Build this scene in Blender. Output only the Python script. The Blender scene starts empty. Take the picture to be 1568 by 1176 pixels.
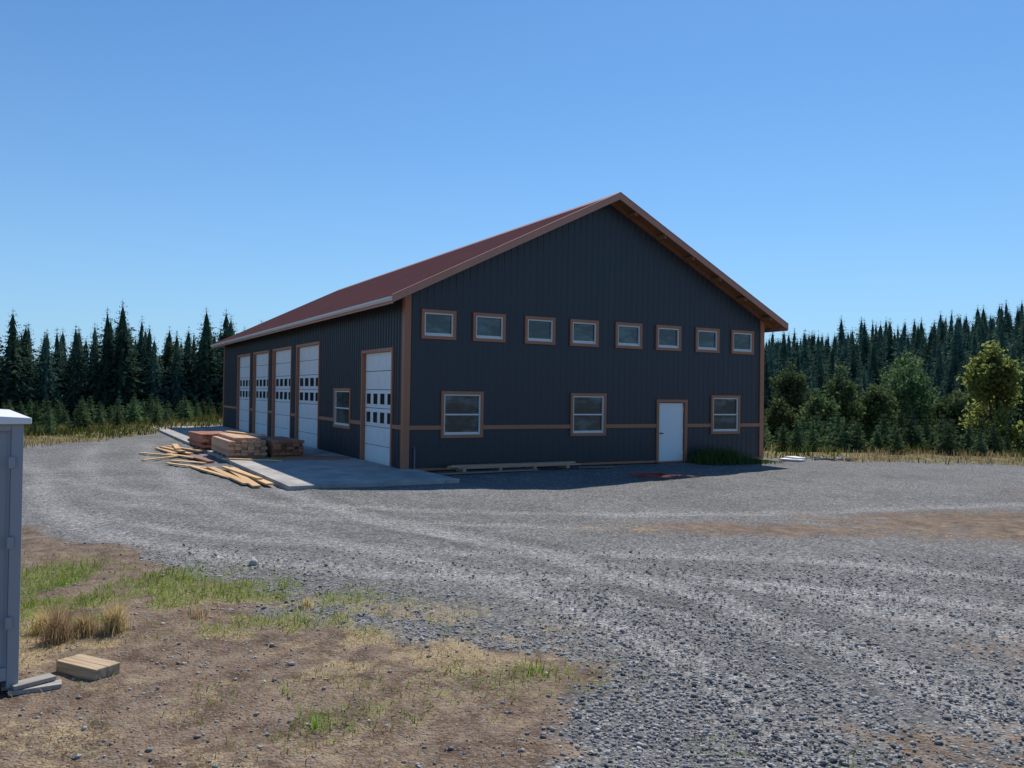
import bpy, math, random
import numpy as np
from mathutils import Matrix, Vector
rnd = random.Random(7)
RS = np.random.RandomState(11)
scene = bpy.context.scene
D = bpy.data

# ------------------------------------------------------------------ helpers
class MB:
    def __init__(s): s.v=[]; s.f=[]
    def box(s,x0,x1,y0,y1,z0,z1,M=None):
        b=len(s.v)
        P=[(x0,y0,z0),(x1,y0,z0),(x1,y1,z0),(x0,y1,z0),(x0,y0,z1),(x1,y0,z1),(x1,y1,z1),(x0,y1,z1)]
        if M is not None: P=[tuple(M@Vector(p)) for p in P]
        s.v+=P
        s.f+=[tuple(b+i for i in q) for q in ((0,3,2,1),(4,5,6,7),(0,1,5,4),(1,2,6,5),(2,3,7,6),(3,0,4,7))]
    def poly(s,pts):
        b=len(s.v); s.v+=[tuple(p) for p in pts]; s.f.append(tuple(range(b,b+len(pts))))
    def prism(s,pts,off):
        b=len(s.v); n=len(pts); o=Vector(off)
        s.v+=[tuple(p) for p in pts]+[tuple(Vector(p)+o) for p in pts]
        s.f.append(tuple(range(b,b+n))); s.f.append(tuple(range(b+2*n-1,b+n-1,-1)))
        for i in range(n):
            j=(i+1)%n; s.f.append((b+i,b+n+i,b+n+j,b+j))
    def tube(s,pts,r,n=8,cap=True):
        rings=[]
        for i,p in enumerate(pts):
            p=Vector(p); a=Vector(pts[max(i-1,0)]); c=Vector(pts[min(i+1,len(pts)-1)])
            d=(c-a).normalized(); up=Vector((0,0,1)) if abs(d.z)<.95 else Vector((1,0,0))
            e=d.cross(up).normalized(); g=e.cross(d)
            rr=r[i] if hasattr(r,'__len__') else r
            b=len(s.v); rings.append(b)
            for k in range(n):
                t=2*math.pi*k/n; s.v.append(tuple(p+e*math.cos(t)*rr+g*math.sin(t)*rr))
        for a,b in zip(rings[:-1],rings[1:]):
            for k in range(n):
                m=(k+1)%n; s.f.append((a+k,a+m,b+m,b+k))
        if cap:
            s.f.append(tuple(rings[0]+k for k in range(n))[::-1]); s.f.append(tuple(rings[-1]+k for k in range(n)))
    def obj(s,name,mat,parent=None,fix=True,bevel=0,smooth=False):
        me=D.meshes.new(name); me.from_pydata(s.v,[],s.f); 
        if fix:
            import bmesh
            bm=bmesh.new(); bm.from_mesh(me); bmesh.ops.recalc_face_normals(bm,faces=bm.faces); bm.to_mesh(me); bm.free()
        me.update(); o=D.objects.new(name,me); scene.collection.objects.link(o)
        if mat: me.materials.append(mat)
        if parent: o.parent=parent
        if bevel:
            m=o.modifiers.new('b','BEVEL'); m.width=bevel; m.segments=2; m.limit_method='ANGLE'
        if smooth: me.shade_smooth()
        return o
def npobj(name,V,F,mat,parent=None,smooth=False):
    me=D.meshes.new(name); V=np.asarray(V,dtype=np.float32); F=np.asarray(F,dtype=np.int32)
    me.vertices.add(len(V)); me.vertices.foreach_set('co',V.ravel())
    k=F.shape[1]; me.loops.add(F.size); me.loops.foreach_set('vertex_index',F.ravel())
    me.polygons.add(len(F)); me.polygons.foreach_set('loop_start',np.arange(0,F.size,k,dtype=np.int32))
    me.update(calc_edges=True); me.validate()
    if smooth: me.shade_smooth()
    o=D.objects.new(name,me); scene.collection.objects.link(o)
    if mat: me.materials.append(mat)
    if parent: o.parent=parent
    return o
def empty(name,loc=(0,0,0),rz=0):
    o=D.objects.new(name,None); scene.collection.objects.link(o); o.location=loc; o.rotation_euler=(0,0,rz); o.empty_display_size=.3
    return o
class NT:
    def __init__(s,name):
        s.m=D.materials.new(name); s.m.use_nodes=True; s.t=s.m.node_tree; s.t.nodes.clear()
        s.out=s.t.nodes.new('ShaderNodeOutputMaterial')
    def n(s,typ,ins=None,**pr):
        nd=s.t.nodes.new('ShaderNode'+typ)
        for k,v in pr.items(): setattr(nd,k,v)
        for k,v in (ins or {}).items():
            if isinstance(v,bpy.types.NodeSocket): s.t.links.new(v,nd.inputs[k])
            else: nd.inputs[k].default_value=v
        return nd
    def math(s,op,a,b=0.5,clamp=False):
        return s.n('Math',{0:a,1:b},operation=op,use_clamp=clamp).outputs[0]
    def mix(s,f,a,b,bt='MIX'):
        nd=s.t.nodes.new('ShaderNodeMix'); nd.data_type='RGBA'; nd.blend_type=bt
        for i,v in ((0,f),(6,a),(7,b)):
            if isinstance(v,bpy.types.NodeSocket): s.t.links.new(v,nd.inputs[i])
            else: nd.inputs[i].default_value=v if i==0 else (*v,1)
        return nd.outputs[2]
    def ramp(s,f,stops,interp='LINEAR'):
        nd=s.t.nodes.new('ShaderNodeValToRGB'); nd.color_ramp.interpolation=interp
        e=nd.color_ramp.elements
        while len(e)<len(stops): e.new(.5)
        for el,(p,c) in zip(e,stops):
            el.position=p; el.color=(*c,1) if hasattr(c,'__len__') else (c,c,c,1)
        s.t.links.new(f,nd.inputs[0]); return nd.outputs[0]
    def obj(s): return s.n('TexCoord').outputs['Object']
    def mapping(s,v,sc): return s.n('Mapping',{0:v,3:sc}).outputs[0]
    def noise(s,v,sc,det=4,rough=.6): return s.n('TexNoise',{'Vector':v,'Scale':sc,'Detail':det,'Roughness':rough}).outputs[0]
    def bump(s,h,st,dist): return s.n('Bump',{'Height':h,'Strength':st,'Distance':dist}).outputs[0]
    def fin(s,col,rough=.7,metal=0,normal=None,spec=.5,**ex):
        ins={'Base Color':col if isinstance(col,bpy.types.NodeSocket) else (*col,1),'Roughness':rough,'Metallic':metal,'Specular IOR Level':spec}
        if normal: ins['Normal']=normal
        ins.update(ex); b=s.n('BsdfPrincipled',ins); s.t.links.new(b.outputs[0],s.out.inputs[0]); return s.m
def metal_mat(name,c,rough=.45,var=.15,metal=0.0,spec=.5):
    m=NT(name); v=m.obj()
    a=m.noise(m.mapping(v,(1.2,1.2,.25)),1.0,5)
    col=m.mix(m.math('MULTIPLY',a,1.0),tuple(x*(1-var*1.5) for x in c),tuple(x*(1+var*1.5) for x in c))
    f=m.noise(v,35,2)
    r=m.math('ADD',m.math('MULTIPLY',f,.15),rough-.07)
    return m.fin(col,r,metal,m.bump(a,.15,.02),spec)
def wood_mat(name,c1,c2,axis=1,isl=.55):
    m=NT(name); v=m.obj(); sc=[14,14,14]; sc[axis]=.8
    a=m.noise(m.mapping(v,tuple(sc)),1.5,6,.7); g=m.n('NewGeometry').outputs['Random Per Island']
    a2=m.ramp(a,[(.3,0),(.7,1)])
    col=m.mix(a2,c1,c2); col=m.mix(m.math('MULTIPLY',g,isl),col,tuple(x*.5 for x in c2))
    return m.fin(col,.8,0,m.bump(a,.3,.004),.25)
def leaf_mat(name,cs,trans=.3,tc=None):
    m=NT(name); g=m.n('NewGeometry').outputs['Random Per Island']; oi=m.n('ObjectInfo').outputs['Random']
    n=m.noise(m.obj(),.9,1)
    f=m.math('ADD',m.math('MULTIPLY',g,.5),m.math('MULTIPLY',n,.5))
    col=m.ramp(f,cs)
    col=m.n('HueSaturation',{'Hue':m.math('ADD',m.math('MULTIPLY',oi,.05),.475),'Value':m.math('ADD',m.math('MULTIPLY',oi,.7),.65),'Color':col}).outputs[0]
    d=m.n('BsdfDiffuse',{'Color':col,'Roughness':.0}); t=m.n('BsdfTranslucent',{'Color':m.mix(.5,col,tc) if tc else col})
    mx=m.n('MixShader',{0:trans,1:d.outputs[0],2:t.outputs[0]}); m.t.links.new(mx.outputs[0],m.out.inputs[0]); return m.m

def sstep(a,b,x):
    t=np.clip((x-a)/(b-a),0,1); return t*t*(3-2*t)
TAB=np.random.RandomState(3).rand(256,256)
def vnoise(x,y,freq,seed=0):
    x=x*freq+seed*17.3; y=y*freq+seed*31.7
    xi=np.floor(x).astype(int); yi=np.floor(y).astype(int); fx=x-xi; fy=y-yi
    fx=fx*fx*(3-2*fx); fy=fy*fy*(3-2*fy)
    g=lambda i,j:TAB[i%256,j%256]
    return (g(xi,yi)*(1-fx)+g(xi+1,yi)*fx)*(1-fy)+(g(xi,yi+1)*(1-fx)+g(xi+1,yi+1)*fx)*fy
def fbm(x,y,freq,seed=0,o=4):
    r=0;a=.5;t=0
    for i in range(o): r=r+a*vnoise(x,y,freq*2**i,seed+i); t+=a; a*=.5
    return r/t

# ------------------------------------------------------------------ terrain
def pad_d(X,Y):
    yb=np.where(X>9.5,31-.25*np.clip(X-9.5,0,12),31+1.9*(9.5-X)); yb=np.minimum(yb,62)
    return np.maximum(-18-X,Y-yb)+(fbm(X,Y,.25,5)-.5)*2.5
def height(X,Y):
    X=np.asarray(X,float);Y=np.asarray(Y,float)
    d=pad_d(X,Y); r=np.hypot(X,Y); a=np.degrees(np.arctan2(X,Y))
    A=np.interp(a,[-180,-50,-12,8,18,25,32,50,180],[0,0,0,2.5,4.6,6.2,10.2,14,0])
    h=-2.0*sstep(5,34,d)+sstep(75,190,r)*(2.0+A)*(Y>0)
    h=h+.10*sstep(.0,2,d)*(1-sstep(2,6,d))
    h=h+(fbm(X,Y,.3,9)-.5)*.5*sstep(2,8,d)
    return h
POLY=[(-40,21),(-14,18),(-8,13.6),(-5.64,12),(-3.53,9.63),(-2.08,8.41),(-.93,7.77),(.17,7.14),(.56,6.36),(.6,4.96),(1.0,0),(1.0,-12),(-40,-12)]
def seg_d(X,Y,pts):
    dm=np.full(X.shape,1e9)
    for (ax,ay),(bx,by) in zip(pts[:-1],pts[1:]):
        dx,dy=bx-ax,by-ay; t=np.clip(((X-ax)*dx+(Y-ay)*dy)/(dx*dx+dy*dy),0,1)
        dm=np.minimum(dm,np.hypot(X-ax-t*dx,Y-ay-t*dy))
    return dm
def dirt_sd(X,Y):
    P=POLY+[POLY[0]]; d=seg_d(X,Y,P); ins=np.zeros(X.shape,bool)
    for (ax,ay),(bx,by) in zip(P[:-1],P[1:]):
        c=((ay>Y)!=(by>Y))&(X<(bx-ax)*(Y-ay)/((by-ay) if by!=ay else 1e-9)+ax); ins^=c
    return np.where(ins,d,-d)
def spline(pts,n=10):
    out=[];P=[pts[0]]+pts+[pts[-1]]
    for i in range(1,len(P)-2):
        p0,p1,p2,p3=[np.array(P[i+k],float) for k in (-1,0,1,2)]
        for k in range(n):
            t=k/n; out.append(tuple(.5*((2*p1)+(-p0+p2)*t+(2*p0-5*p1+4*p2-p3)*t*t+(-p0+3*p1-3*p2+p3)*t**3)))
    out.append(pts[-1]); return out
def ell(X,Y,cx,cy,rx,ry): return np.exp(-(((X-cx)/rx)**2+((Y-cy)/ry)**2))
TR=[[(-17,34),(-12.5,24),(-8,17.5),(-3,12.5),(1,9.3),(4,6.4),(6,3)],
    [(-15.4,34.5),(-11,25),(-6.6,18.5),(-1.8,13.8),(2.3,10.5),(5.4,7.4),(7.6,3.5)],
    [(-16,26),(-9,18.5),(0,15.8),(8,17),(20,22)],
    [(-16,24.4),(-9,16.9),(0,14.2),(8,15.4),(20,20.2)],
    [(14,4),(9.5,8.6),(4,11.6),(-2,12),(-8,15),(-12,21)],
    [(12,3),(8.2,7.2),(3.5,10),(-2,10.5),(-7,13.5),(-11,19)],
    [(2,3),(1.6,7),(-.6,10.5),(-5,15),(-9,22),(-12,33)],
    [(3.6,3),(3.2,7.3),(.8,11.4),(-3.4,16),(-7.3,23),(-10.4,33)]]
def masks(X,Y):
    sd=dirt_sd(X,Y)
    n1=fbm(X,Y,.9,1); n2=fbm(X,Y,.45,21); n3=fbm(X,Y,2.2,33)
    dirt=sstep(-.5,.6,sd+(n1-.5)*2.2)
    dirt=np.maximum(dirt,1.0*ell(X,Y,10.5,15,5.5,2.2)*sstep(.25,.55,n1+.1))
    dirt=np.maximum(dirt,.75*ell(X,Y,4.5,14.2,3.6,1.0))
    dirt=np.maximum(dirt,.8*ell(X,Y,6.5,8.2,3,1.6)*n1*1.6)
    dirt=np.maximum(dirt,.6*ell(X,Y,16,20,5,2))
    dirt=np.maximum(dirt,.5*ell(X,Y,3.0,5.3,2,.9)*n3*1.6)
    green=ell(X,Y,-5,9.6,1.9,1.1)*1.6+ell(X,Y,-3,9.0,1.8,.6)*1.2+1.0*ell(X,Y,-6.5,8.6,2,1.4)+.8*ell(X,Y,-1.9,8,1.4,.4)+.5*ell(X,Y,.1,6.6,.7,.35)+.5*ell(X,Y,1.5,5.1,.7,.3)+.5*ell(X,Y,-1.5,6,1.2,.7)+.6*ell(X,Y,-3.6,8,1.2,.5)
    green=green*sstep(.40,.60,n3*.7+n1*.3)
    straw=1.1*ell(X,Y,-2.3,8.2,2.8,.9)+1.1*ell(X,Y,2.2,14.1,1.6,.45)+1.0*ell(X,Y,-3.5,7.6,2.2,1.3)+.7*ell(X,Y,-.7,7.2,1.4,.6)+.6*ell(X,Y,9,14.5,4,1.2)+.5*ell(X,Y,-3,5,2,1)+.28*dirt*(sd>0)+.5*ell(X,Y,-4.5,9.3,2,1)
    straw=straw*sstep(.40,.60,n1*.45+n2*.15+n3*.4)
    d=pad_d(X,Y); verge=sstep(-.5,.8,d+(n1-.5)*2)
    tr=np.zeros(X.shape); near=(np.hypot(X,Y)<45)
    Xn,Yn=X[near],Y[near]; t=np.zeros(Xn.shape)
    for i,T in enumerate(TR):
        dd=seg_d(Xn,Yn,spline(T,6)); dd=dd+(n1[near]-.5)*.2; g=np.exp(-(dd/.27)**2)*(1 if i%3 else .8); t=np.maximum(t,g)-.5*np.exp(-((dd-.5)/.15)**2)
    tr[near]=t
    tr=tr*(.6+.6*n2)*(1-.7*dirt)
    return dirt,green,straw,verge,tr
nG=640
u=np.linspace(-1,1,nG); b_=7.0; a_=1500/math.sinh(b_)
gx=a_*np.sinh(b_*u); gy=a_*np.sinh(b_*u)+8
GX,GY=np.meshgrid(gx,gy); X=GX.ravel();Y=GY.ravel()
dirt,green,straw,verge,tr=masks(X,Y)
def micro(x,y): return ((fbm(x,y,1.3,40)-.5)*.06+(fbm(x,y,5,44)-.5)*.02)*(np.hypot(x,y)<40)-.03
Z=height(X,Y)+micro(X,Y)-.018*tr
idx=np.arange(nG*nG).reshape(nG,nG)
F=np.stack([idx[:-1,:-1].ravel(),idx[:-1,1:].ravel(),idx[1:,1:].ravel(),idx[1:,:-1].ravel()],1)

def ground_mat():
    m=NT('ground_mat'); v=m.obj()
    at=m.n('Attribute',attribute_name='mask'); sp=m.n('SeparateColor',{0:at.outputs[0]})
    R,G,B=sp.outputs[0],sp.outputs[1],sp.outputs[2]; T=m.n('Attribute',attribute_name='tr').outputs[2]; VG=m.n('Attribute',attribute_name='verge').outputs[2]
    n1=m.noise(v,2.2,5,.65); n2=m.noise(v,14,3,.7); n3=m.noise(v,.35,3,.6); nf=m.noise(v,55,2,.8); n4=m.noise(v,6,5,.75)
    vo=m.n('TexVoronoi',{'Vector':v,'Scale':52,'Randomness':1}); vc=m.n('SeparateColor',{0:vo.outputs[1]}).outputs[0]
    vo2=m.n('TexVoronoi',{'Vector':v,'Scale':24}); vc2=m.n('SeparateColor',{0:vo2.outputs[1]}).outputs[1]
    f=m.math('ADD',m.math('MULTIPLY',vc,.46),m.math('MULTIPLY',vc2,.32)); f=m.math('ADD',f,m.math('MULTIPLY',n4,.22))
    grav=m.ramp(f,[(.18,(.06,.06,.061)),(.45,(.145,.145,.144)),(.72,(.255,.253,.248)),(.92,(.44,.435,.42))])
    big=m.math('ADD',m.math('MULTIPLY',n3,.85),m.math('MULTIPLY',n1,.5)); big=m.math('ADD',big,m.math('MULTIPLY',T,.50))
    big=m.math('ADD',big,.34)
    grav=m.mix(1.0,grav,m.n('CombineColor',{0:big,1:big,2:big}).outputs[0],'MULTIPLY')
    dt=m.ramp(m.math('ADD',m.math('MULTIPLY',n1,.5),m.math('MULTIPLY',n4,.5)),[(.3,(.06,.041,.030)),(.45,(.135,.094,.067)),(.58,(.235,.175,.125)),(.75,(.38,.30,.225))])
    peb=m.math('GREATER_THAN',vc,.8); dt=m.mix(m.math('MULTIPLY',peb,.5),dt,(.23,.22,.21))
    k=m.math('ADD',R,m.math('MULTIPLY',m.math('SUBTRACT',m.math('ADD',m.math('MULTIPLY',n1,.5),m.math('MULTIPLY',n2,.5)),.5),2.2))
    k=m.n('MapRange',{0:k,1:.3,2:.65},interpolation_type='SMOOTHSTEP').outputs[0]
    col=m.mix(k,grav,dt)
    st=m.ramp(nf,[(.35,(.16,.115,.055)),(.62,(.55,.44,.27))])
    kb=m.n('MapRange',{0:m.math('ADD',B,m.math('MULTIPLY',m.math('SUBTRACT',n4,.5),3.0)),1:.4,2:1.0}).outputs[0]
    col=m.mix(m.math('MULTIPLY',kb,.62),col,st)
    gr=m.ramp(nf,[(.35,(.05,.065,.018)),(.65,(.2,.25,.08))])
    kg=m.n('MapRange',{0:m.math('ADD',G,m.math('MULTIPLY',m.math('SUBTRACT',n4,.5),3.0)),1:.4,2:1.0}).outputs[0]
    col=m.mix(m.math('MULTIPLY',kg,.6),col,gr)
    vg=m.ramp(n1,[(.3,(.05,.065,.02)),(.5,(.16,.14,.06)),(.7,(.32,.25,.12))])
    col=m.mix(VG,col,vg)
    hb=m.math('ADD',m.math('MULTIPLY',vo.outputs[0],-.6),m.math('MULTIPLY',n2,.8)); hb=m.math('ADD',hb,m.math('MULTIPLY',vo2.outputs[0],-.6))
    return m.fin(col,.95,0,m.bump(hb,.9,.024),.12)
ground=npobj('ground',np.stack([X,Y,Z],1),F,ground_mat(),smooth=True)
ca=ground.data.color_attributes.new('mask','FLOAT_COLOR','POINT')
ca.data.foreach_set('color',np.stack([dirt,green,straw,np.ones_like(dirt)],1).astype(np.float32).ravel())
for nm,arr in (('tr',tr),('verge',verge)):
    q=ground.data.attributes.new(nm,'FLOAT','POINT'); q.data.foreach_set('value',arr.astype(np.float32))
def gz(x,y): 
    x=np.atleast_1d(np.asarray(x,float));y=np.atleast_1d(np.asarray(y,float))
    return height(x,y)+micro(x,y)

# ------------------------------------------------------------------ gravel stones
import bmesh
bm=bmesh.new(); bmesh.ops.create_icosphere(bm,subdivisions=1,radius=1); bm.verts.ensure_lookup_table()
IV=np.array([v.co[:] for v in bm.verts]); IF=np.array([[v.index for v in f.verts] for f in bm.faces]); bm.free()
def stones(name,px,py,rad,mat,sink=.3,fl=.62):
    n=len(px); V=np.repeat(IV[None],n,0)*(1+RS.uniform(-.40,.34,(n,12,1)))
    V=V*RS.uniform(.6,1.35,(n,1,3))*np.array([1,1,fl])
    tl=RS.uniform(-.5,.5,(n,1)); zz=V[...,2]*np.cos(tl)+V[...,0]*np.sin(tl); xx=V[...,0]*np.cos(tl)-V[...,2]*np.sin(tl)
    th=RS.uniform(0,6.28,n); c,s=np.cos(th)[:,None],np.sin(th)[:,None]
    x=xx*c-V[...,1]*s; y=xx*s+V[...,1]*c; V=np.stack([x,y,zz],2)*rad[:,None,None]
    z=gz(px,py); V=V+np.stack([px,py,z+rad*(.6-sink)],1)[:,None,:]
    Fc=(IF[None]+12*np.arange(n)[:,None,None]).reshape(-1,3)
    return npobj(name,V.reshape(-1,3),Fc,mat)
sm=NT('stone_mat'); g=sm.n('NewGeometry').outputs['Random Per Island']
c=sm.ramp(g,[(0,(.11,.11,.112)),(.4,(.22,.22,.22)),(.75,(.35,.345,.335)),(.93,(.54,.53,.51)),(1,(.36,.28,.21))])
c=sm.mix(.3,c,sm.ramp(sm.noise(sm.obj(),60,2),[(.3,.10),(.7,.46)]),'MIX'); stone_mat=sm.fin(c,.9,0,None,.15)
def sample(n,y0,y1,k=.72,pw=1.0):
    r=RS.rand(n)**pw; y=y0+(y1-y0)*r; x=(RS.rand(n)*2-1)*(k*y+1.2); return x,y
x,y=sample(125000,3.9,12.0,pw=1.5)
mk=masks(x,y); pn=fbm(x,y,.7,90)
keep=RS.rand(len(x))<np.clip(1.0-.88*mk[0]-.5*mk[2]-.6*mk[1]-.5*mk[4],.03,1)*np.clip(1.35-y/10.5,.06,1)*np.clip(pn*2.2-.2,.25,1)
x,y=x[keep],y[keep]; rad=np.clip(RS.lognormal(-4.55,.36,len(x)),.005,.026)
stones('gravel',x,y,rad,stone_mat)
x,y=sample(800,4,12); dd=dirt_sd(x,y); keep=(np.abs(dd+.15)<.5)|(RS.rand(len(x))<.08); x,y=x[keep],y[keep]
x=np.append(x,[-3.37]);y=np.append(y,[10.75]); rad=RS.uniform(.014,.028,len(x)); rad[-1]=.07
stones('loose_rocks',x,y,rad,stone_mat,.15)

# ------------------------------------------------------------------ grass
def blades(name,x,y,h,w,mat,lean=.35,parent=None):
    n=len(x); z=gz(x,y); th=RS.uniform(0,6.28,n); la=RS.uniform(0,6.28,n); L=h*RS.uniform(.1,1,n)*lean*2
    dx,dy=np.cos(th)*w/2,np.sin(th)*w/2; lx,ly=np.cos(la)*L,np.sin(la)*L
    P=lambda a,b,c:np.stack([a,b,c],1)
    V=np.stack([P(x-dx,y-dy,z-.02),P(x+dx,y+dy,z-.02),P(x+dx*.8+lx*.3,y+dy*.8+ly*.3,z+h*.55),P(x-dx*.8+lx*.3,y-dy*.8+ly*.3,z+h*.55),P(x+lx,y+ly,z+h)],1)
    b=5*np.arange(n)
    F=np.concatenate([np.stack([b,b+1,b+2],1),np.stack([b,b+2,b+3],1),np.stack([b+3,b+2,b+4],1)])
    return npobj(name,V.reshape(-1,3),F,mat,parent)
green_m=leaf_mat('green_grass_mat',[(.1,(.09,.15,.02)),(.5,(.19,.29,.05)),(.9,(.38,.40,.14))],.5,(.3,.42,.06))
straw_m=leaf_mat('dry_grass_mat',[(.1,(.30,.21,.10)),(.5,(.52,.39,.21)),(.9,(.72,.58,.37))],.45)
x,y=sample(150000,3.9,14,.75); mk=masks(x,y); k=RS.rand(len(x))<np.clip(mk[1],0,1)*.55
blades('green_grass',x[k],y[k],RS.uniform(.02,.11,k.sum())*(.5+mk[1][k]*.5),RS.uniform(.006,.011,k.sum()),green_m,.8)
k=RS.rand(len(x))<(np.clip(mk[2],0,1)*.32+.03*mk[0])
blades('dry_grass',x[k],y[k],RS.uniform(.012,.06,k.sum()),RS.uniform(.004,.009,k.sum()),straw_m,1.4)
def tuft(cx,cy,n,r,h,mat,name,w=.008,lean=.3):
    a=RS.uniform(0,6.28,n); q=np.abs(RS.normal(0,.5,n))*r
    return blades(name,cx+np.cos(a)*q,cy+np.sin(a)*q,h*RS.uniform(.35,1.1,n)*(1-.6*np.clip(q/(r*1.3),0,1)),np.full(n,w),mat,lean)
for cx,cy,hh in ((-4.08,7.42,.40),(-3.72,7.75,.36),(-4.35,7.7,.28),(-3.95,7.62,.25)): tuft(cx,cy,480,.15,hh,straw_m,'dry_grass_tuft',.007,.38)
tuft(-2.15,8.7,120,.15,.14,straw_m,'dry_grass_tuft'); tuft(-3.1,8.2,160,.4,.12,straw_m,'dry_grass_tuft')
for cx,cy in ((-2.6,9.5),(-4.3,9.9),(-5.0,8.6),(-1.3,5.6),(.2,6.7),(-5.2,9.6),(-4.6,8.9)): tuft(cx,cy,90,.35,.11,green_m,'green_grass_tuft')
n=150000; x=RS.uniform(-46,45,n); y=RS.uniform(22,66,n); d=pad_d(x,y); dens=fbm(x,y,.5,60)
k=(d>-.4)&(d<10)&(RS.rand(n)<dens*1.2)&(np.abs(x)<y*.75+3)
xx,yy=x[k],y[k]; sel=(fbm(xx,yy,.35,70)+RS.uniform(-.15,.15,len(xx))+np.where(xx<0,-.06,.14))>.5
hh=RS.uniform(.08,.34,len(xx))*(.4+1.2*fbm(xx,yy,.6,77))
blades('dry_verge_grass',xx[sel],yy[sel],hh[sel]*.8,np.full(sel.sum(),.035),leaf_mat('verge_straw_mat',[(.1,(.2,.14,.06)),(.5,(.36,.26,.13)),(.9,(.5,.4,.24))],.35),.3)
vgm=leaf_mat('verge_weed_mat',[(.1,(.04,.07,.018)),(.5,(.10,.14,.035)),(.9,(.2,.23,.08))],.35)
blades('green_verge_grass',xx[~sel],yy[~sel],hh[~sel]*1.3,np.full((~sel).sum(),.05),vgm,.35)

# ------------------------------------------------------------------ trees
conif_m=leaf_mat('conifer_mat',[(.1,(.028,.060,.056)),(.45,(.060,.112,.088)),(.75,(.10,.165,.11)),(1,(.15,.215,.12))],.30)  # bluish greens carry the distance haze, painted into the foliage colour
young_m=leaf_mat('young_conifer_mat',[(.1,(.045,.08,.04)),(.45,(.09,.14,.065)),(.9,(.18,.23,.10))],.3)
alder_m=leaf_mat('alder_leaf_mat',[(.1,(.10,.15,.05)),(.5,(.21,.27,.09)),(.9,(.38,.44,.17))],.5,(.4,.46,.12))
bush_m=leaf_mat('thicket_leaf_mat',[(.1,(.06,.095,.045)),(.5,(.115,.165,.07)),(.9,(.20,.25,.11))],.38)
bk=NT('bark_mat'); bark=bk.fin(bk.ramp(bk.noise(bk.mapping(bk.obj(),(6,6,1)),3,2),[(.3,(.03,.025,.02)),(.7,(.10,.085,.07))]),.95)
def conifer_mesh(name,H,R,lv,seed,cl=.62,low=.04,mat=None):
    r=np.random.RandomState(seed); V=[];F=[];MI=[]
    mb=MB(); mb.tube([(0,0,-.4),(.03*r.randn(),.03*r.randn(),H*.5),(0,0,H)],[.014*H+.02,.008*H,.006],6,False)
    V+=mb.v; F+=[f for f in mb.f]; MI+=[1]*len(mb.f)
    Z3=np.array([0,0,1.])
    for i in range(lv):
        fz=low+(1-low)*(i+r.uniform(-.4,.4))/lv; fz=min(max(fz,low),.985); z=fz*H
        prof=(1-fz)**.78*min(1,(fz-low)*6+.6)
        nb=int(6+5*(1-fz)); a0=r.uniform(0,6.28)
        for j in range(nb):
            a=a0+j*6.283/nb+r.uniform(-.3,.3); L=R*prof*r.uniform(.6,1.25)+.02*H/12
            if r.rand()<.08: L*=.5
            e=np.array([math.cos(a),math.sin(a),0]); s=np.array([-e[1],e[0],0]); up=1.0*fz**2-.35+r.uniform(-.15,.15)
            q=np.array([0,0,z]); tip=q+e*L+Z3*up*L
            b=len(V); w=.012*L+.006
            V+=[tuple(q+s*w),tuple(q-s*w),tuple(tip)]; F.append((b,b+1,b+2)); MI.append(1)
            nc=int(2+L*2.7*.62/cl)
            for c in range(nc):
                t=.1+.85*(c+r.uniform(.2,1))/nc; p=q+(tip-q)*t+s*r.uniform(-.3,.3)*L*(1-t*.6)*.6+Z3*r.uniform(-.12,.12)*cl
                sz=cl*r.uniform(.5,1.1)*(.2+.8*min(1,(1-fz)*1.45)); ang=r.uniform(-1.1,1.1)
                dr=e*math.cos(ang)+s*math.sin(ang); sd=np.array([-dr[1],dr[0],0]); rollv=r.uniform(-1.3,1.3)
                sdv=sd*math.cos(rollv)+Z3*math.sin(rollv)
                dz=r.uniform(-.9,.25) if fz<.75 else r.uniform(-.2,.8)
                hr=.9 if fz<.8 else .5
                tp=p+dr*sz*hr+Z3*dz*sz
                b=len(V); V+=[tuple(p+sdv*sz*.38),tuple(p-sdv*sz*.38),tuple(p+dr*sz*.5*hr-sdv*.30*sz+Z3*(.4*dz-.15)*sz),tuple(tp)]
                F.append((b,b+1,b+2)); F.append((b,b+2,b+3)); MI+=[0,0]
    m_=12
    for i in range(int(lv*.55)):
        f0=low+(.93-low)*i/(lv*.55); z0=f0*H; rr=R*(1-f0)**.85*.62
        b=len(V)
        for k in range(m_):
            a=6.283*(k+r.uniform(-.3,.3))/m_; q=rr*(r.uniform(.75,1.15) if k%2 else r.uniform(.45,.7))
            V.append((q*math.cos(a),q*math.sin(a),z0-(.05 if k%2 else -.02)*H*r.uniform(.4,1)))
        V.append((0,0,z0+H*.10))
        for k in range(m_): F.append((b+k,b+(k+1)%m_,b+m_)); MI.append(0)
    me=D.meshes.new(name); me.from_pydata(V,[],F); me.materials.append(mat or conif_m); me.materials.append(bark)
    me.polygons.foreach_set('material_index',MI); me.update(); return me
CON=[conifer_mesh('conifer_%d'%i,12,rr,lv,50+i,.56) for i,(rr,lv) in enumerate(((2.6,32),(2.3,34),(2.9,32),(2.1,34),(2.7,30),(2.4,36)))]
YNG=[conifer_mesh('young_conifer_%d'%i,2.2,.75,15,80+i,.22,.03,young_m) for i in range(3)]
def put(me,name,x,y,z,sc,parent,sxy=1.0):
    o=D.objects.new(name,me); scene.collection.objects.link(o); o.location=(x,y,z); o.rotation_euler=(rnd.uniform(-.03,.03),rnd.uniform(-.03,.03),rnd.uniform(0,6.28))
    o.scale=(sc*sxy,sc*sxy,sc); o.parent=parent; return o
forest=empty('distant_forest')
pts=[]
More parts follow.
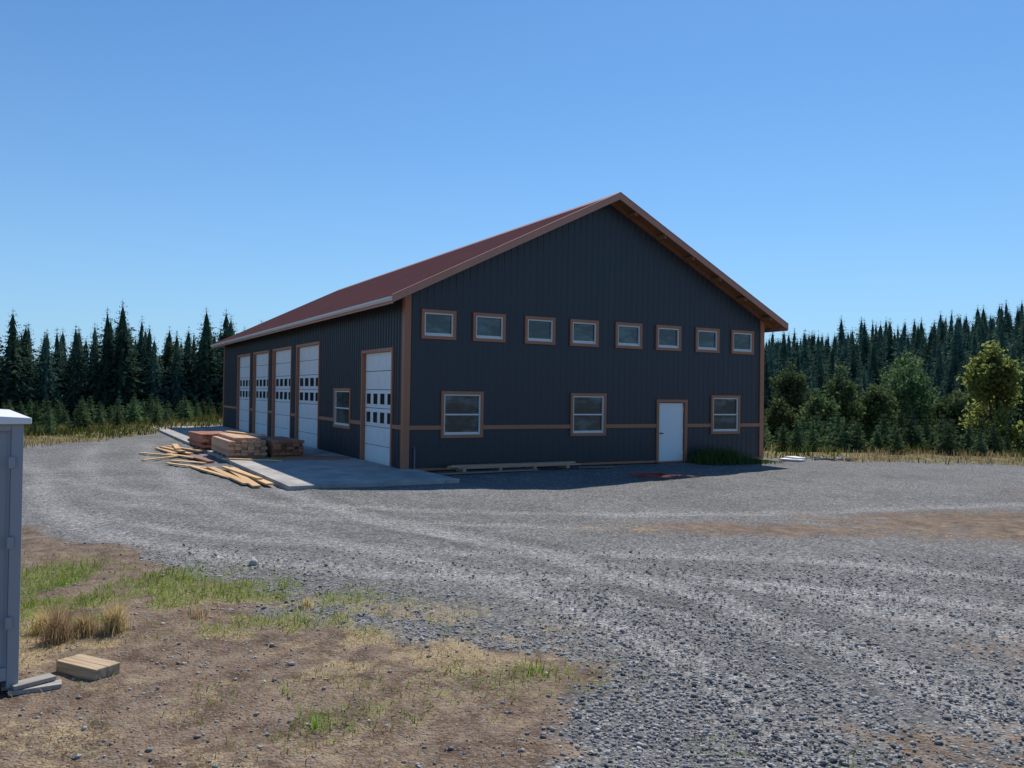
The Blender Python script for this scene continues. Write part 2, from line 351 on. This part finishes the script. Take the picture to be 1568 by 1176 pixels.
def ring(r0,r1,a0,a1,sp,hf):
    r=r0
    while r<r1:
        da=math.degrees(sp/r); a=a0+rnd.uniform(0,da)
        while a<a1:
            rr=r+rnd.uniform(-.45,.45)*sp; aa=math.radians(a+rnd.uniform(-.4,.4)*da)
            X_,Y_=rr*math.sin(aa),rr*math.cos(aa); pts.append((X_,Y_,hf(rr,math.degrees(aa)))); a+=da
        r+=sp*.95
lefth=lambda r,a:rnd.gauss(8.9,.7)+(.7 if rnd.random()<.1 else 0)+.5*math.sin(a*.9)
ring(78,94,-46,-10,2.1,lefth); ring(80,96,-10,12,3.8,lefth)
ring(70,108,13,44,3.1,lambda r,a:rnd.uniform(.75,1.15)*np.interp(r,[66,80,108],[4.2,6.4,9.3]))
ring(108,195,11,42,4.1,lambda r,a:rnd.gauss(10,1.3))
P=np.array(pts); Zs=height(P[:,0],P[:,1])
for (X_,Y_,h),z in zip(pts,Zs): put(rnd.choice(CON),'conifer',X_,Y_,z-.1,max(h,3.5)/12,forest,rnd.uniform(.95,1.35))
yc=empty('young_conifers'); n=0
while n<380:
    x_=rnd.uniform(-48,42); y_=rnd.uniform(26,72); d_=float(pad_d(np.array([x_]),np.array([y_]))[0])
    if 3.0<d_<20 and abs(x_)<y_*.8+4: 
        put(rnd.choice(YNG),'young_conifer',x_,y_,float(height(x_,y_))-.05,rnd.uniform(.3,.72)*(1+d_*.03),yc,rnd.uniform(.9,1.4)); n+=1
def alder(name,x,y,H,R,seed,nl=7000,ls=.17,mat=None):
    r=np.random.RandomState(seed); base=empty(name,(x,y,float(height(x,y))-.1),rnd.uniform(0,6))
    mb=MB(); tips=[]
    for k in range(3):
        a=k*2.1+r.uniform(-.4,.4); lean=R*.3; hk=r.uniform(.72,.92)
        stem=[(0.1*math.cos(a),.1*math.sin(a),0),(lean*.4*math.cos(a),lean*.4*math.sin(a),H*.35),(lean*math.cos(a),lean*math.sin(a),H*hk)]
        mb.tube(stem,[.012*H+.02,.009*H,.01],6); tips+=[Vector(stem[2])]*2
        for j in range(13):
            f=r.uniform(.1,.97); p=Vector(stem[1]).lerp(Vector(stem[2]),max(0,(f-.35)/.65)) if f>.35 else Vector(stem[0]).lerp(Vector(stem[1]),f/.35)
            aa=r.uniform(0,6.28); w=R*math.sin(math.pi*min(.95,max(.25,f*.65+.25)))*r.uniform(.5,1.0)
            t=p+Vector((math.cos(aa)*w,math.sin(aa)*w,w*.6)); mb.tube([tuple(p),tuple(p.lerp(t,.5)+Vector((0,0,-.05*w))),tuple(t)],[.03,.018,.006],4,False)
            tips+= [t,p.lerp(t,.75),p.lerp(t,.5)]
    tips.append(Vector((0,0,H*.95)));tips.append(Vector((.2,0,H*.86)))
    mb.obj('stems',bark,base,fix=False)
    T=np.array([t[:] for t in tips]); c=T[r.randint(0,len(T),nl)]+r.normal(0,1,(nl,3))*np.array([R*.14,R*.14,R*.17])
    c[:,2]=np.clip(c[:,2],.1,H*1.02)
    d1=r.normal(0,1,(nl,3)); d1/=np.linalg.norm(d1,axis=1)[:,None]; d2=np.cross(d1,r.normal(0,1,(nl,3))); d2/=np.linalg.norm(d2,axis=1)[:,None]
    s=ls*r.uniform(.5,1.2,(nl,1)); V=np.stack([c-d1*s,c+d2*s*.6,c+d1*s,c-d2*s*.6],1).reshape(-1,3)
    F=(np.arange(nl)*4)[:,None]+np.array([[0,1,2,3]])
    npobj('leaves',V,F,mat or alder_m,base); return base
alder('alder_tree',29.0,49,7.0,1.65,1,11000,.14)
for i,(ax,ay,ah,ar) in enumerate(((22.5,60,4.8,1.5),(25.5,63,7.0,1.7),(28.4,64,5.4,1.9),(32.2,66,7.6,2.0),(34.5,63,5.0,1.7),(20,61,4.2,1.3),(38,66,6.9,2.0),(42,68,7.6,2.1),(23.5,69,7.2,1.7),(36,75,8.5,2.0))): alder('thicket_tree',ax,ay,ah,ar,10+i,5500,.16,bush_m)
alder('thicket_tree',-31.2,75,6.9,1.5,31,4600,.18,bush_m); alder('thicket_tree',-34.5,75,5.6,1.4,32,4000,.18,bush_m)

# ------------------------------------------------------------------ building
W,L=14.0,29.1; HW=5.0; SL=.5; ZR=8.69; OV=.6
wall_m=metal_mat('charcoal_metal_siding',(.025,.030,.039),.45,.12)
trim_m=metal_mat('copper_trim',(.40,.155,.08),.5,.12)
fascia_m=metal_mat('copper_fascia',(.46,.21,.14),.5,.12)
roof_m=metal_mat('red_brown_metal_roof',(.46,.19,.13),.5,.12,0,.35)
soff_m=wood_mat('soffit_wood',(.34,.16,.08),(.2,.09,.045),1,.2)
white_m=metal_mat('white_door_paint',(.80,.80,.80),.45,.03)
vinyl_m=metal_mat('white_vinyl_frame',(.70,.69,.67),.5,.03)
gutter_m=metal_mat('light_gutter',(.65,.61,.60),.4,.05)
gm=NT('window_glass'); gn=gm.noise(gm.mapping(gm.obj(),(.9,.9,2.2)),1.2,3)
gcol=gm.ramp(gn,[(.46,(.005,.009,.011)),(.52,(.022,.038,.04)),(.64,(.07,.11,.115))])  # pale and dark reflections painted into the pane colour by noise
gd=gm.n('BsdfPrincipled',{'Base Color':gcol,'Roughness':.3,'Specular IOR Level':.3}); gg=gm.n('BsdfGlossy',{'Color':(.8,.9,.92,1),'Roughness':.03,'Normal':gm.bump(gm.noise(gm.obj(),1.5,1),.08,.05)})
gx_=gm.n('MixShader',{0:.05,1:gd.outputs[0],2:gg.outputs[0]}); gm.t.links.new(gx_.outputs[0],gm.out.inputs[0]); glass_m=gm.m
dk=NT('dark_door_glass'); dark_m=dk.fin((.02,.026,.035),.12,0,None,.6)
bld=empty('metal_workshop_building',(-3.05,23.2,0),math.radians(29))
tw=.09
UP=[.476,2.125,3.9,5.55,7.32,9.0,10.75,12.42]
fr=[(a+tw,a+1.09-tw,3.8+tw,4.65-tw,'u') for a in UP]+[(a+tw,b-tw,.935+tw,2.30-tw,'l') for a,b in ((1.13,2.5),(5.61,6.98),(11.5,12.87))]+[(9.17,10.31,0.0,2.03,'d')]
sd_=[(.98,3.6,0.0,3.47,'D1')]+[(a,a+3.25,0.0,4.02,'D') for a in (8.72,12.95,17.2,21.42)]+[(4.9,6.62,1.07,2.26,'l')]
def wall_cells(mb,f,w0,w1,z0,z1,ops):
    S=sorted({w0,w1,*[o[0] for o in ops],*[o[1] for o in ops]}); Zb=sorted({z0,z1,*[o[2] for o in ops if o[2]>z0],*[o[3] for o in ops]})
    for a,b in zip(S[:-1],S[1:]):
        for c,d in zip(Zb[:-1],Zb[1:]):
            ms,mz=(a+b)/2,(c+d)/2
            if any(o[0]<ms<o[1] and o[2]<mz<o[3] for o in ops): continue
            mb.poly([f(a,0,c),f(b,0,c),f(b,0,d),f(a,0,d)])
def ribs(mb,f,w0,w1,top,ops,sp=.2286,h=.022):
    s=w0+.1
    while s<w1-.05:
        cuts=sorted([(o[2]-.11,o[3]+.11) for o in ops if o[0]-.13<s<o[1]+.13]); z=0.02; zt=top(s); iv=[]
        for c0,c1 in cuts:
            if c0>z: iv.append((z,c0))
            z=max(z,c1)
        if z<zt: iv.append((z,zt))
        for a,b in iv:
            A=[f(s-.032,0.002,a),f(s-.014,h,a),f(s+.014,h,a),f(s+.032,.002,a)]; B=[f(s-.032,.002,b),f(s-.014,h,b),f(s+.014,h,b),f(s+.032,.002,b)]
            for i in range(3): mb.poly([A[i],A[i+1],B[i+1],B[i]])
        s+=sp
ff=lambda s,o,z:(s,-o,z)
fl=lambda t,o,z:(-o,t,z)
def fbox(mb,f,a0,a1,o0,o1,z0,z1):
    p=f(a0,o0,z0); q=f(a1,o1,z1); mb.box(min(p[0],q[0]),max(p[0],q[0]),min(p[1],q[1]),max(p[1],q[1]),z0,z1)
rz=lambda s:ZR-SL*abs(s-W/2)-.16
mb=MB(); wall_cells(mb,ff,0,W,0,rz(0)-.02,fr); mb.poly([(0,0,rz(0)-.02),(W,0,rz(0)-.02),(W/2,0,rz(W/2)+.01)]); 
wall_cells(mb,fl,0,L,0,rz(0)-.02,sd_)
mb.poly([(W,0,0),(W,L,0),(W,L,rz(0)),(W,0,rz(0))]); mb.poly([(0,L,0),(0,L,rz(0)),(W/2,L,rz(W/2)),(W,L,rz(0)),(W,L,0)])
mb.obj('walls',wall_m,bld,fix=False)
mb=MB(); ribs(mb,ff,.12,W-.1,lambda s:rz(s)-.01,fr,h=.011); ribs(mb,fl,.12,L-.1,lambda t:rz(0)-.02,sd_,h=.03)
ribs(mb,lambda t,o,z:(W+o,t,z),.1,L-.1,lambda t:rz(0)-.02,[])
mb.obj('siding_ribs',wall_m,bld,fix=False)
tm=MB(); vm=MB(); gl=MB(); wd=MB(); dg=MB()
def frame(m,f,a,b,z0,z1,w,o0,o1,bottom=True):
    fbox(m,f,a-w,a,o0,o1,z0,z1); fbox(m,f,b,b+w,o0,o1,z0,z1)
    fbox(m,f,a-w,b+w,o0,o1+.004,z1,z1+w)
    if bottom: fbox(m,f,a-w,b+w,o0,o1+.004,z0-w,z0)
for f,ops in ((ff,fr),(fl,sd_)):
    for a,b,z0,z1,k in ops:
        frame(tm,f,a,b,z0,z1,tw if k in 'ul' else .10,-.10,.05,k in 'ul')
        if k in 'ul':
            g=.04
            frame(vm,f,a+g,b-g,z0+g,z1-g,g-.002,-.09,.028)
            fbox(gl,f,a+g,b-g,-.05,-.03,z0+g,z1-g)
            if k=='l':
                zm=(z0+z1)/2; fbox(vm,f,a+g,b-g,-.028,.012,zm-.022,zm+.022)
                fbox(vm,f,a+g,b-g,-.028,-.004,z0+g,z0+g+.035)
            else: fbox(vm,f,a+g,b-g,-.028,-.01,z0+g,z0+g+.05)
        elif k=='d':
            fbox(wd,f,a+.03,b-.03,-.09,-.03,.03,z1-.02); fbox(tm,f,a,b,-.1,.02,-.02,.028)
            fbox(dg,f,a+.09,a+.13,-.03,.03,.96,1.0); fbox(dg,f,a+.09,a+.20,.03,.045,.965,.995)
            for zz in (.25,1.0,1.75): fbox(vm,f,b-.045,b-.03,-.03,-.015,zz,zz+.1)
        else:
            n_=7 if k=='D' else 6; H_=z1/n_
            for i in range(n_):
                fbox(wd,f,a+.01,b-.01,-.12,-.075,i*H_+.012,(i+1)*H_-.006)
                for q in range(4):
                    pw=(b-a-.1)/4; p0=a+.05+q*pw+.07; p1=p0+pw-.14; za,zb=i*H_+.12,(i+1)*H_-.11
                    if (k=='D' and i in (3,4)) or (k=='D1' and i in (2,3)) : 
                        fbox(dg,f,p0+.05,p1-.05,-.075,-.062,za+.01,zb-.01); frame(wd,f,p0+.05,p1-.05,za+.01,zb-.01,.025,-.075,-.055)
                    else:
                        fbox(wd,f,p0,p1,-.075,-.066,za,zb)
            fbox(dg,f,a,b,-.14,-.122,0,z1); fbox(dg,f,a+.01,b-.01,-.11,-.08,-.01,.011)
def notch(f,w0,w1,ops,z0,z1,o):
    cur=w0
    for a,b in sorted([(q[0]-(tw if q[4] in 'ul' else .10),q[1]+(tw if q[4] in 'ul' else .10)) for q in ops if q[2]-.09<z0 and q[3]>z0]):
        fbox(tm,f,cur,a-.001,.003,o,z0,z1); cur=b+.001
    fbox(tm,f,cur,w1,.003,o,z0,z1)
notch(ff,.15,W-.15,fr,1.18,1.30,.036); notch(fl,.15,L-.15,sd_,1.18,1.30,.036)
for (cx,cy,sx,sy) in ((0,0,1,1),(W,0,-1,1),(0,L,1,-1)):
    a,b=sorted((cx-sx*.04,cx+sx*.15)); c,d=sorted((cy-sy*.042,cy-sy*.002)); tm.box(a,b,c,d,0,rz(0)+.04)
    a,b=sorted((cx-sx*.042,cx-sx*.002)); c,d=sorted((cy-sy*.0,cy+sy*.15)); tm.box(a,b,c,d,0,rz(0)-.03)
fbox(tm,ff,0.15,9.05,.003,.03,0.0,.07); fbox(tm,ff,10.43,W-.15,.003,.03,0,.07)
tm.obj('copper_trim',trim_m,bld); vm.obj('window_frames',vinyl_m,bld); gl.obj('window_glass',glass_m,bld)
wd.obj('white_doors',white_m,bld,bevel=.006); dg.obj('door_lites',dark_m,bld)
rf=MB(); sf=MB(); fa=MB(); rb=MB(); lo=MB()
zt=lambda s:ZR-SL*abs(s-W/2)
for e in (-1,1):
    se=W/2+e*(W/2+OV)
    rf.prism([(W/2,-OV,zt(W/2)),(se,-OV,zt(se)),(se,-OV,zt(se)-.05),(W/2,-OV,zt(W/2)-.05)],(0,L+2*OV,0))
    sf.prism([(W/2,-OV+.03,zt(W/2)-.052),(se-e*.03,-OV+.03,zt(se)-.052+SL*.03),(se-e*.03,-OV+.03,zt(se)-.09+SL*.03),(W/2,-OV+.03,zt(W/2)-.09)],(0,L+2*OV-.06,0))
    y=-OV+.2
    while y<L+OV-.1:
        rb.prism([(W/2+e*.12,y-.02,zt(W/2+e*.12)+.002),(W/2+e*.12,y+.02,zt(W/2+e*.12)+.002),(W/2+e*.12,y,zt(W/2+e*.12)+.034)],(se-e*.02-(W/2+e*.12),0,zt(se-e*.02)-zt(W/2+e*.12))); y+=.3048
    for y0,y1 in ((-OV-.035,-OV-.003),(L+OV+.003,L+OV+.035)):
        fa.prism([(W/2,y0,zt(W/2)+.045),(se+e*.02,y0,zt(se)+.035),(se+e*.02,y0,zt(se)-.17),(W/2,y0,zt(W/2)-.17)],(0,y1-y0,0))
    fa.prism([(W/2,-OV-.05,zt(W/2)+.046),(se+e*.02,-OV-.05,zt(se)+.036),(se+e*.02,-OV-.05,zt(se)+.052),(W/2,-OV-.05,zt(W/2)+.062)],(0,.16,0))
    a,b=sorted((se+e*.002,se+e*.03)); fa.box(a,b,-OV,L+OV,zt(se)-.2,zt(se)-.005)
    sf.prism([(W/2,-.14,zt(W/2)-.092),(se-e*.1,-.14,zt(se-e*.1)-.092),(se-e*.1,-.14,zt(se-e*.1)-.2),(W/2,-.14,zt(W/2)-.2)],(0,.11,0))
    if e>0:
        for i in range(6):
            s=W/2+e*(.7+i*1.22); zz=zt(s)-.093; w=.05
            lo.prism([(s-w,-OV+.03,zz-SL*w),(s+w,-OV+.03,zz-SL*w),(s+w,-OV+.03,zz-.16),(s-w,-OV+.03,zz-.16)],(0,OV-.18,0))
fa.prism([(W/2-.2,-OV-.04,zt(W/2-.2)+.037),(W/2,-OV-.04,ZR+.07),(W/2+.2,-OV-.04,zt(W/2+.2)+.037),(W/2,-OV-.04,ZR+.047)],(0,L+2*OV+.08,0))
rf.obj('roof_panels',roof_m,bld); rb.obj('roof_ribs',roof_m,bld); sf.obj('soffit',soff_m,bld); lo.obj('lookout_beams',soff_m,bld); fa.obj('roof_fascia',fascia_m,bld)
gt=MB(); se=-OV
gt.prism([(se-.005,-OV,zt(se)-.02),(se-.125,-OV,zt(se)-.02),(se-.125,-OV,zt(se)-.07),(se-.09,-OV,zt(se)-.13),(se-.005,-OV,zt(se)-.13)],(0,L+2*OV,0)); gt.obj('gutter',gutter_m,bld)
pp=MB(); pp.tube([(.3,-.09,0),(.3,-.09,.62)],.022,8); pp.tube([(.3,-.09,.62),(.3,-.02,.68)],.02,8); pp.obj('utility_conduit',metal_mat('grey_conduit',(.16,.16,.17)),bld)

# concrete apron
cm=NT('concrete_mat'); v=cm.obj(); n1=cm.noise(v,1.2,5); n2=cm.noise(v,30,2)
cc=cm.ramp(cm.math('ADD',cm.math('MULTIPLY',n1,.7),cm.math('MULTIPLY',n2,.3)),[(.35,(.24,.23,.215)),(.65,(.48,.46,.43))]); conc=cm.fin(cc,.9,0,cm.bump(n2,.2,.005),.2)
ap=empty('concrete_apron',(-3.05,23.2,0),math.radians(29)); mb=MB()
ys=[-3.0,1.6,6.2,10.8,15.4,20.0,24.6,29.0]
for a,b in zip(ys[:-1],ys[1:]): mb.box(-3.95,-.045,a+.006,b-.006,-.15,.07)
mb.box(-.04,.35,-3.0+.006,-.06,-.15,.07)
mb.obj('slabs',conc,ap,bevel=.012)

# ------------------------------------------------------------------ lumber
lum_o=wood_mat('orange_lumber',(.85,.58,.32),(.60,.36,.17)); lum_r=wood_mat('red_brown_lumber',(.55,.25,.15),(.32,.14,.09)); lum_g=wood_mat('weathered_lumber',(.35,.30,.25),(.2,.17,.14)); lum_t=wood_mat('tan_lumber',(.76,.50,.33),(.52,.30,.19))
def bt(s,t,z=0): 
    c,sn=math.cos(math.radians(29)),math.sin(math.radians(29)); return (-3.05+c*s-sn*t,23.2+sn*s+c*t,z)
def stack(name,s,t,w,l,layers,bw,bh,mat,rot=0,gap=.008,z=0,stick=True):
    e=empty(name,bt(s,t,z),math.radians(29+rot)); mb=MB(); zc=0.0
    if stick:
        for yy in np.linspace(-l/2+.3,l/2-.3,4): mb.box(-w/2,w/2,yy-.045,yy+.045,0,.09)
        zc=.091
    n=max(1,int(w/(bw+gap)))
    for k in range(layers):
        for i in range(n):
            if k==layers-1 and layers>3 and rnd.random()<.3: continue
            x0=-w/2+i*(bw+gap); dy=rnd.uniform(-.16,.16); mb.box(x0,x0+bw,-l/2+dy,l/2+dy+rnd.uniform(-.05,.05),zc,zc+bh)
        zc+=bh+.004
    mb.obj('boards',mat,e,bevel=.003); return e
stack('lumber_stack',-3.3,6.6,1.2,3.2,6,.19,.09,lum_t,0,z=.07)
stack('lumber_stack',-2.1,6.1,1.0,2.6,5,.19,.09,lum_r,3,z=.07)
stack('lumber_stack',-1.6,8.2,.9,2.6,3,.19,.06,lum_g,0,z=.07)
stack('lumber_stack',-3.5,10.4,1.3,2.4,5,.19,.09,lum_r,4,z=.07)
def loose(name,items,mat):
    e=empty(name,bt(0,0,0),math.radians(29)); mb=MB()
    for (s,t,w,l,rot,z,h) in items:
        M=Matrix.Translation((s,t,z))@Matrix.Rotation(math.radians(rot),4,'Z')@Matrix.Rotation(rnd.uniform(-.004,.004),4,'X'); mb.box(-w/2,w/2,-l/2,l/2,0,h,M)
    mb.obj('planks',mat,e,bevel=.003); return e
loose('loose_planks',[(-4.22,.2,.19,4.6,1,.0,.045),(-4.45,-.1,.19,4.4,-2,.0,.045),(-4.70,.5,.19,4.4,2,0,.045),(-4.35,.6,.14,3.6,4,.05,.04),(-4.95,1.4,.14,3.4,8,0,.04),(-3.3,4.2,.14,2.0,50,.075,.04),(-3.0,7.2,.19,2.8,14,.735,.04)],lum_o)
loose('loose_planks',[(-4.9,9.6,.19,3,12,0,.05),(-5.2,9.9,.19,3,5,0,.05),(-5.0,9.8,.19,2.8,8,.055,.05),(-4.6,10,.14,3,15,.055,.05),(-4.8,10.3,.19,2.6,-4,.11,.05),(-5.1,4.9,.16,1.4,35,0,.04),(-5.6,8.2,.14,2,30,0,.04),(-5.3,3.6,.14,2.2,22,0,.04),(-5.7,6.6,.14,1.8,-40,0,.04),(-5.0,7.3,.19,2.2,16,0,.045)],lum_o)
loose('loose_planks',[(-1.5,4.2,.19,2.4,80,.075,.05),(-1.2,4.6,.14,2.0,65,.075,.05),(-4.6,5.9,.19,2.6,6,0,.05)],lum_r)
stack('board_stack',3.3,-.55,.5,4.1,2,.16,.045,lum_t,90)
loose('loose_planks',[(2.2,-1.1,.14,3.2,92,0,.04),(6.0,-.9,.12,1.2,80,0,.04)],lum_g)
rope=NT('red_hose_mat'); rope_m=rope.fin((.30,.05,.04),.5)
mb=MB(); P_=[]
for i in range(90):
    a=i*.21; r_=.42+.1*math.sin(i*.37)+.002*i; P_.append((3.95+r_*math.cos(a)*1.05,22.6+r_*math.sin(a)*.8,.03+.0006*i+.012*math.sin(i*.9)))
P_+= [(4.6,22.7,.03),(5.0,22.9,.02),(5.2,22.6,.02)]
mb.tube(P_,.016,6); mb.obj('coiled_red_hose',rope_m,smooth=True)
loose('white_splash_block',[(14.5,-1.0,.55,.8,20,0,.06),(14.75,-.9,.4,.7,-10,.065,.05)],vinyl_m)
x=RS.normal(11.9,.5,40);y=RS.normal(30.2,.25,40); stones('rock_pile',x,y,RS.uniform(.04,.1,40),stone_mat,.1)
n=2600; s=RS.uniform(10.3,13.6,n); t=-np.abs(RS.normal(.5,.4,n))-.1; c,sn=math.cos(math.radians(29)),math.sin(math.radians(29))
wx=-3.05+c*s-sn*t; wy=23.2+sn*s+c*t; hh=RS.uniform(.15,.6,n)*np.exp(-((s-11.4)/1.1)**2)*(.4+fbm(s,t,2,5))+.06
dk_green=leaf_mat('weed_mat',[(.1,(.04,.08,.02)),(.6,(.10,.16,.05)),(.95,(.2,.25,.09))],.35)
blades('tall_weeds',wx,wy,hh,np.full(n,.03),dk_green,.45)

# ------------------------------------------------------------------ storage container at left
box_m=metal_mat('painted_steel_panel',(.29,.31,.345),.5,.08); cap_m=metal_mat('white_steel_roof_cap',(.75,.75,.75),.45,.05)
ang=math.atan2(.57,.82)
ct=empty('steel_storage_container',(-3.69,6.18,0),ang)
mb=MB(); WX,DY=3.0,2.4
def corr(mb,p0,d,nrm,Ln,z0,z1,pitch=.16,dep=.022):
    prof=[(0,0),(.45,0),(.58,-1),(.87,-1),(1,0)]
    k=int(Ln/pitch); pt=Ln/k
    for i in range(k):
        for (a,b),(a2,b2) in zip(prof[:-1],prof[1:]):
            A=Vector(p0)+Vector(d)*(i+a)*pt+Vector(nrm)*b*dep; B=Vector(p0)+Vector(d)*(i+a2)*pt+Vector(nrm)*b2*dep
            mb.poly([(A.x,A.y,z0),(B.x,B.y,z0),(B.x,B.y,z1),(A.x,A.y,z1)])
corr(mb,(-WX+.08,.01,0),(1,0,0),(0,-1,0),WX-.16,.16,1.93,.2)
corr(mb,(-.01,.08,0),(0,1,0),(1,0,0),DY-.16,.16,1.93,.2)
mb.poly([(-WX,DY,.1),(0,DY,.1),(0,DY,1.95),(-WX,DY,1.95)]); mb.poly([(-WX,0,.1),(-WX,DY,.1),(-WX,DY,1.95),(-WX,0,1.95)])
mb.obj('corrugated_panels',box_m,ct,fix=False)
mb=MB()
for px_,py_ in ((-.08,-.005),(-WX,-.005),(-.08,DY-.075),(-WX,DY-.075)): mb.box(px_+.002,px_+.082,py_,py_+.08,.0,1.98)
mb.box(-WX+.08,-.078,-.003,.06,.06,.16); mb.box(-WX+.08,-.078,-.003,.06,1.93,1.98); mb.box(-.062,.0,.075,DY-.075,.06,.16); mb.box(-.062,.0,.075,DY-.075,1.93,1.98)
for zz in (.45,1.05,1.65): mb.box(-.095,-.05,-.03,-.006,zz,zz+.09)
mb.box(-.30,-.27,-.06,-.02,.3,1.8)
mb.obj('frame',box_m,ct,bevel=.006)
mb=MB(); mb.prism([(-WX-.05,-.05,1.982),(.05,-.05,1.982),(.05,-.05,2.03),(-WX/2,-.05,2.13),(-WX-.05,-.05,2.03)],(0,DY+.1,0)); mb.obj('roof_cap',cap_m,ct,bevel=.008)
e=empty('timber_block',(-3.40,6.62,float(gz(-3.42,6.55)[0])-.01),math.radians(-26)); mb=MB(); mb.box(-.24,.24,-.10,.0,0,.10); mb.box(-.235,.242,.004,.12,0,.098); mb.obj('block',wood_mat('cut_timber',(.66,.52,.36),(.25,.17,.10),0,.25),e,bevel=.008)
e=empty('scrap_boards',(-3.60,6.30,float(gz(-3.6,6.3)[0])),math.radians(30)); mb=MB(); mb.box(-.2,.15,-.12,.0,0,.035); mb.box(-.25,.1,.02,.13,.0,.03); mb.box(-.2,.1,-.06,.06,.04,.07,Matrix.Rotation(.4,4,'Z')); mb.obj('boards',wood_mat('grey_board',(.5,.48,.44),(.28,.25,.22),0),e,bevel=.003)

# ------------------------------------------------------------------ light, sky, camera
az,el=math.radians(18),math.radians(53)
S=Vector((math.sin(az)*math.cos(el),math.cos(az)*math.cos(el),math.sin(el)))
sl=D.lights.new('sun','SUN'); sl.energy=5.0; sl.angle=math.radians(.5); sl.color=(1,.93,.83)
so=D.objects.new('sun',sl); scene.collection.objects.link(so); so.rotation_euler=(-S).to_track_quat('-Z','Y').to_euler(); so.location=(0,0,40)
w=D.worlds.new('World'); scene.world=w; w.use_nodes=True; t=w.node_tree; t.nodes.clear()
sk=t.nodes.new('ShaderNodeTexSky'); sk.sky_type='NISHITA'; sk.sun_disc=False; sk.sun_elevation=el; sk.sun_rotation=az; sk.air_density=1.0; sk.dust_density=.3; sk.ozone_density=2.0; sk.altitude=200
tn=t.nodes.new('ShaderNodeMix'); tn.data_type='RGBA'; tn.blend_type='MULTIPLY'; tn.inputs[0].default_value=1; tn.inputs[7].default_value=(.56,1.02,1.40,1)
tc=t.nodes.new('ShaderNodeTexCoord'); sx=t.nodes.new('ShaderNodeSeparateXYZ'); t.links.new(tc.outputs['Generated'],sx.inputs[0])
def wm(op,a,b):
    nd=t.nodes.new('ShaderNodeMath'); nd.operation=op
    for i,q in enumerate((a,b)):
        if isinstance(q,bpy.types.NodeSocket): t.links.new(q,nd.inputs[i])
        else: nd.inputs[i].default_value=q
    return nd.outputs[0]
hz=wm('MULTIPLY',wm('POWER',2.718,wm('MULTIPLY',wm('MAXIMUM',sx.outputs[2],0.0),-5.5)),.88)
hm=t.nodes.new('ShaderNodeMix'); hm.data_type='RGBA'; t.links.new(hz,hm.inputs[0]); t.links.new(tn.outputs[2],hm.inputs[6]); hm.inputs[7].default_value=(4.7,7.2,9.9,1)
bg=t.nodes.new('ShaderNodeBackground'); bg.inputs[1].default_value=.088; o=t.nodes.new('ShaderNodeOutputWorld')
t.links.new(sk.outputs[0],tn.inputs[6]); t.links.new(hm.outputs[2],bg.inputs[0]); t.links.new(bg.outputs[0],o.inputs[0])
scene.view_settings.view_transform='Standard'; scene.view_settings.look='None'; scene.view_settings.exposure=0
cam=D.cameras.new('camera'); co=D.objects.new('camera',cam); scene.collection.objects.link(co); scene.camera=co
cam.sensor_width=36; cam.lens=28.7; cam.clip_end=4000; cam.clip_start=.05
co.matrix_world=Matrix.Translation((0,0,2.27))@Matrix.Rotation(math.radians(90.64),4,'X')@Matrix.Rotation(.0147,4,'Z')
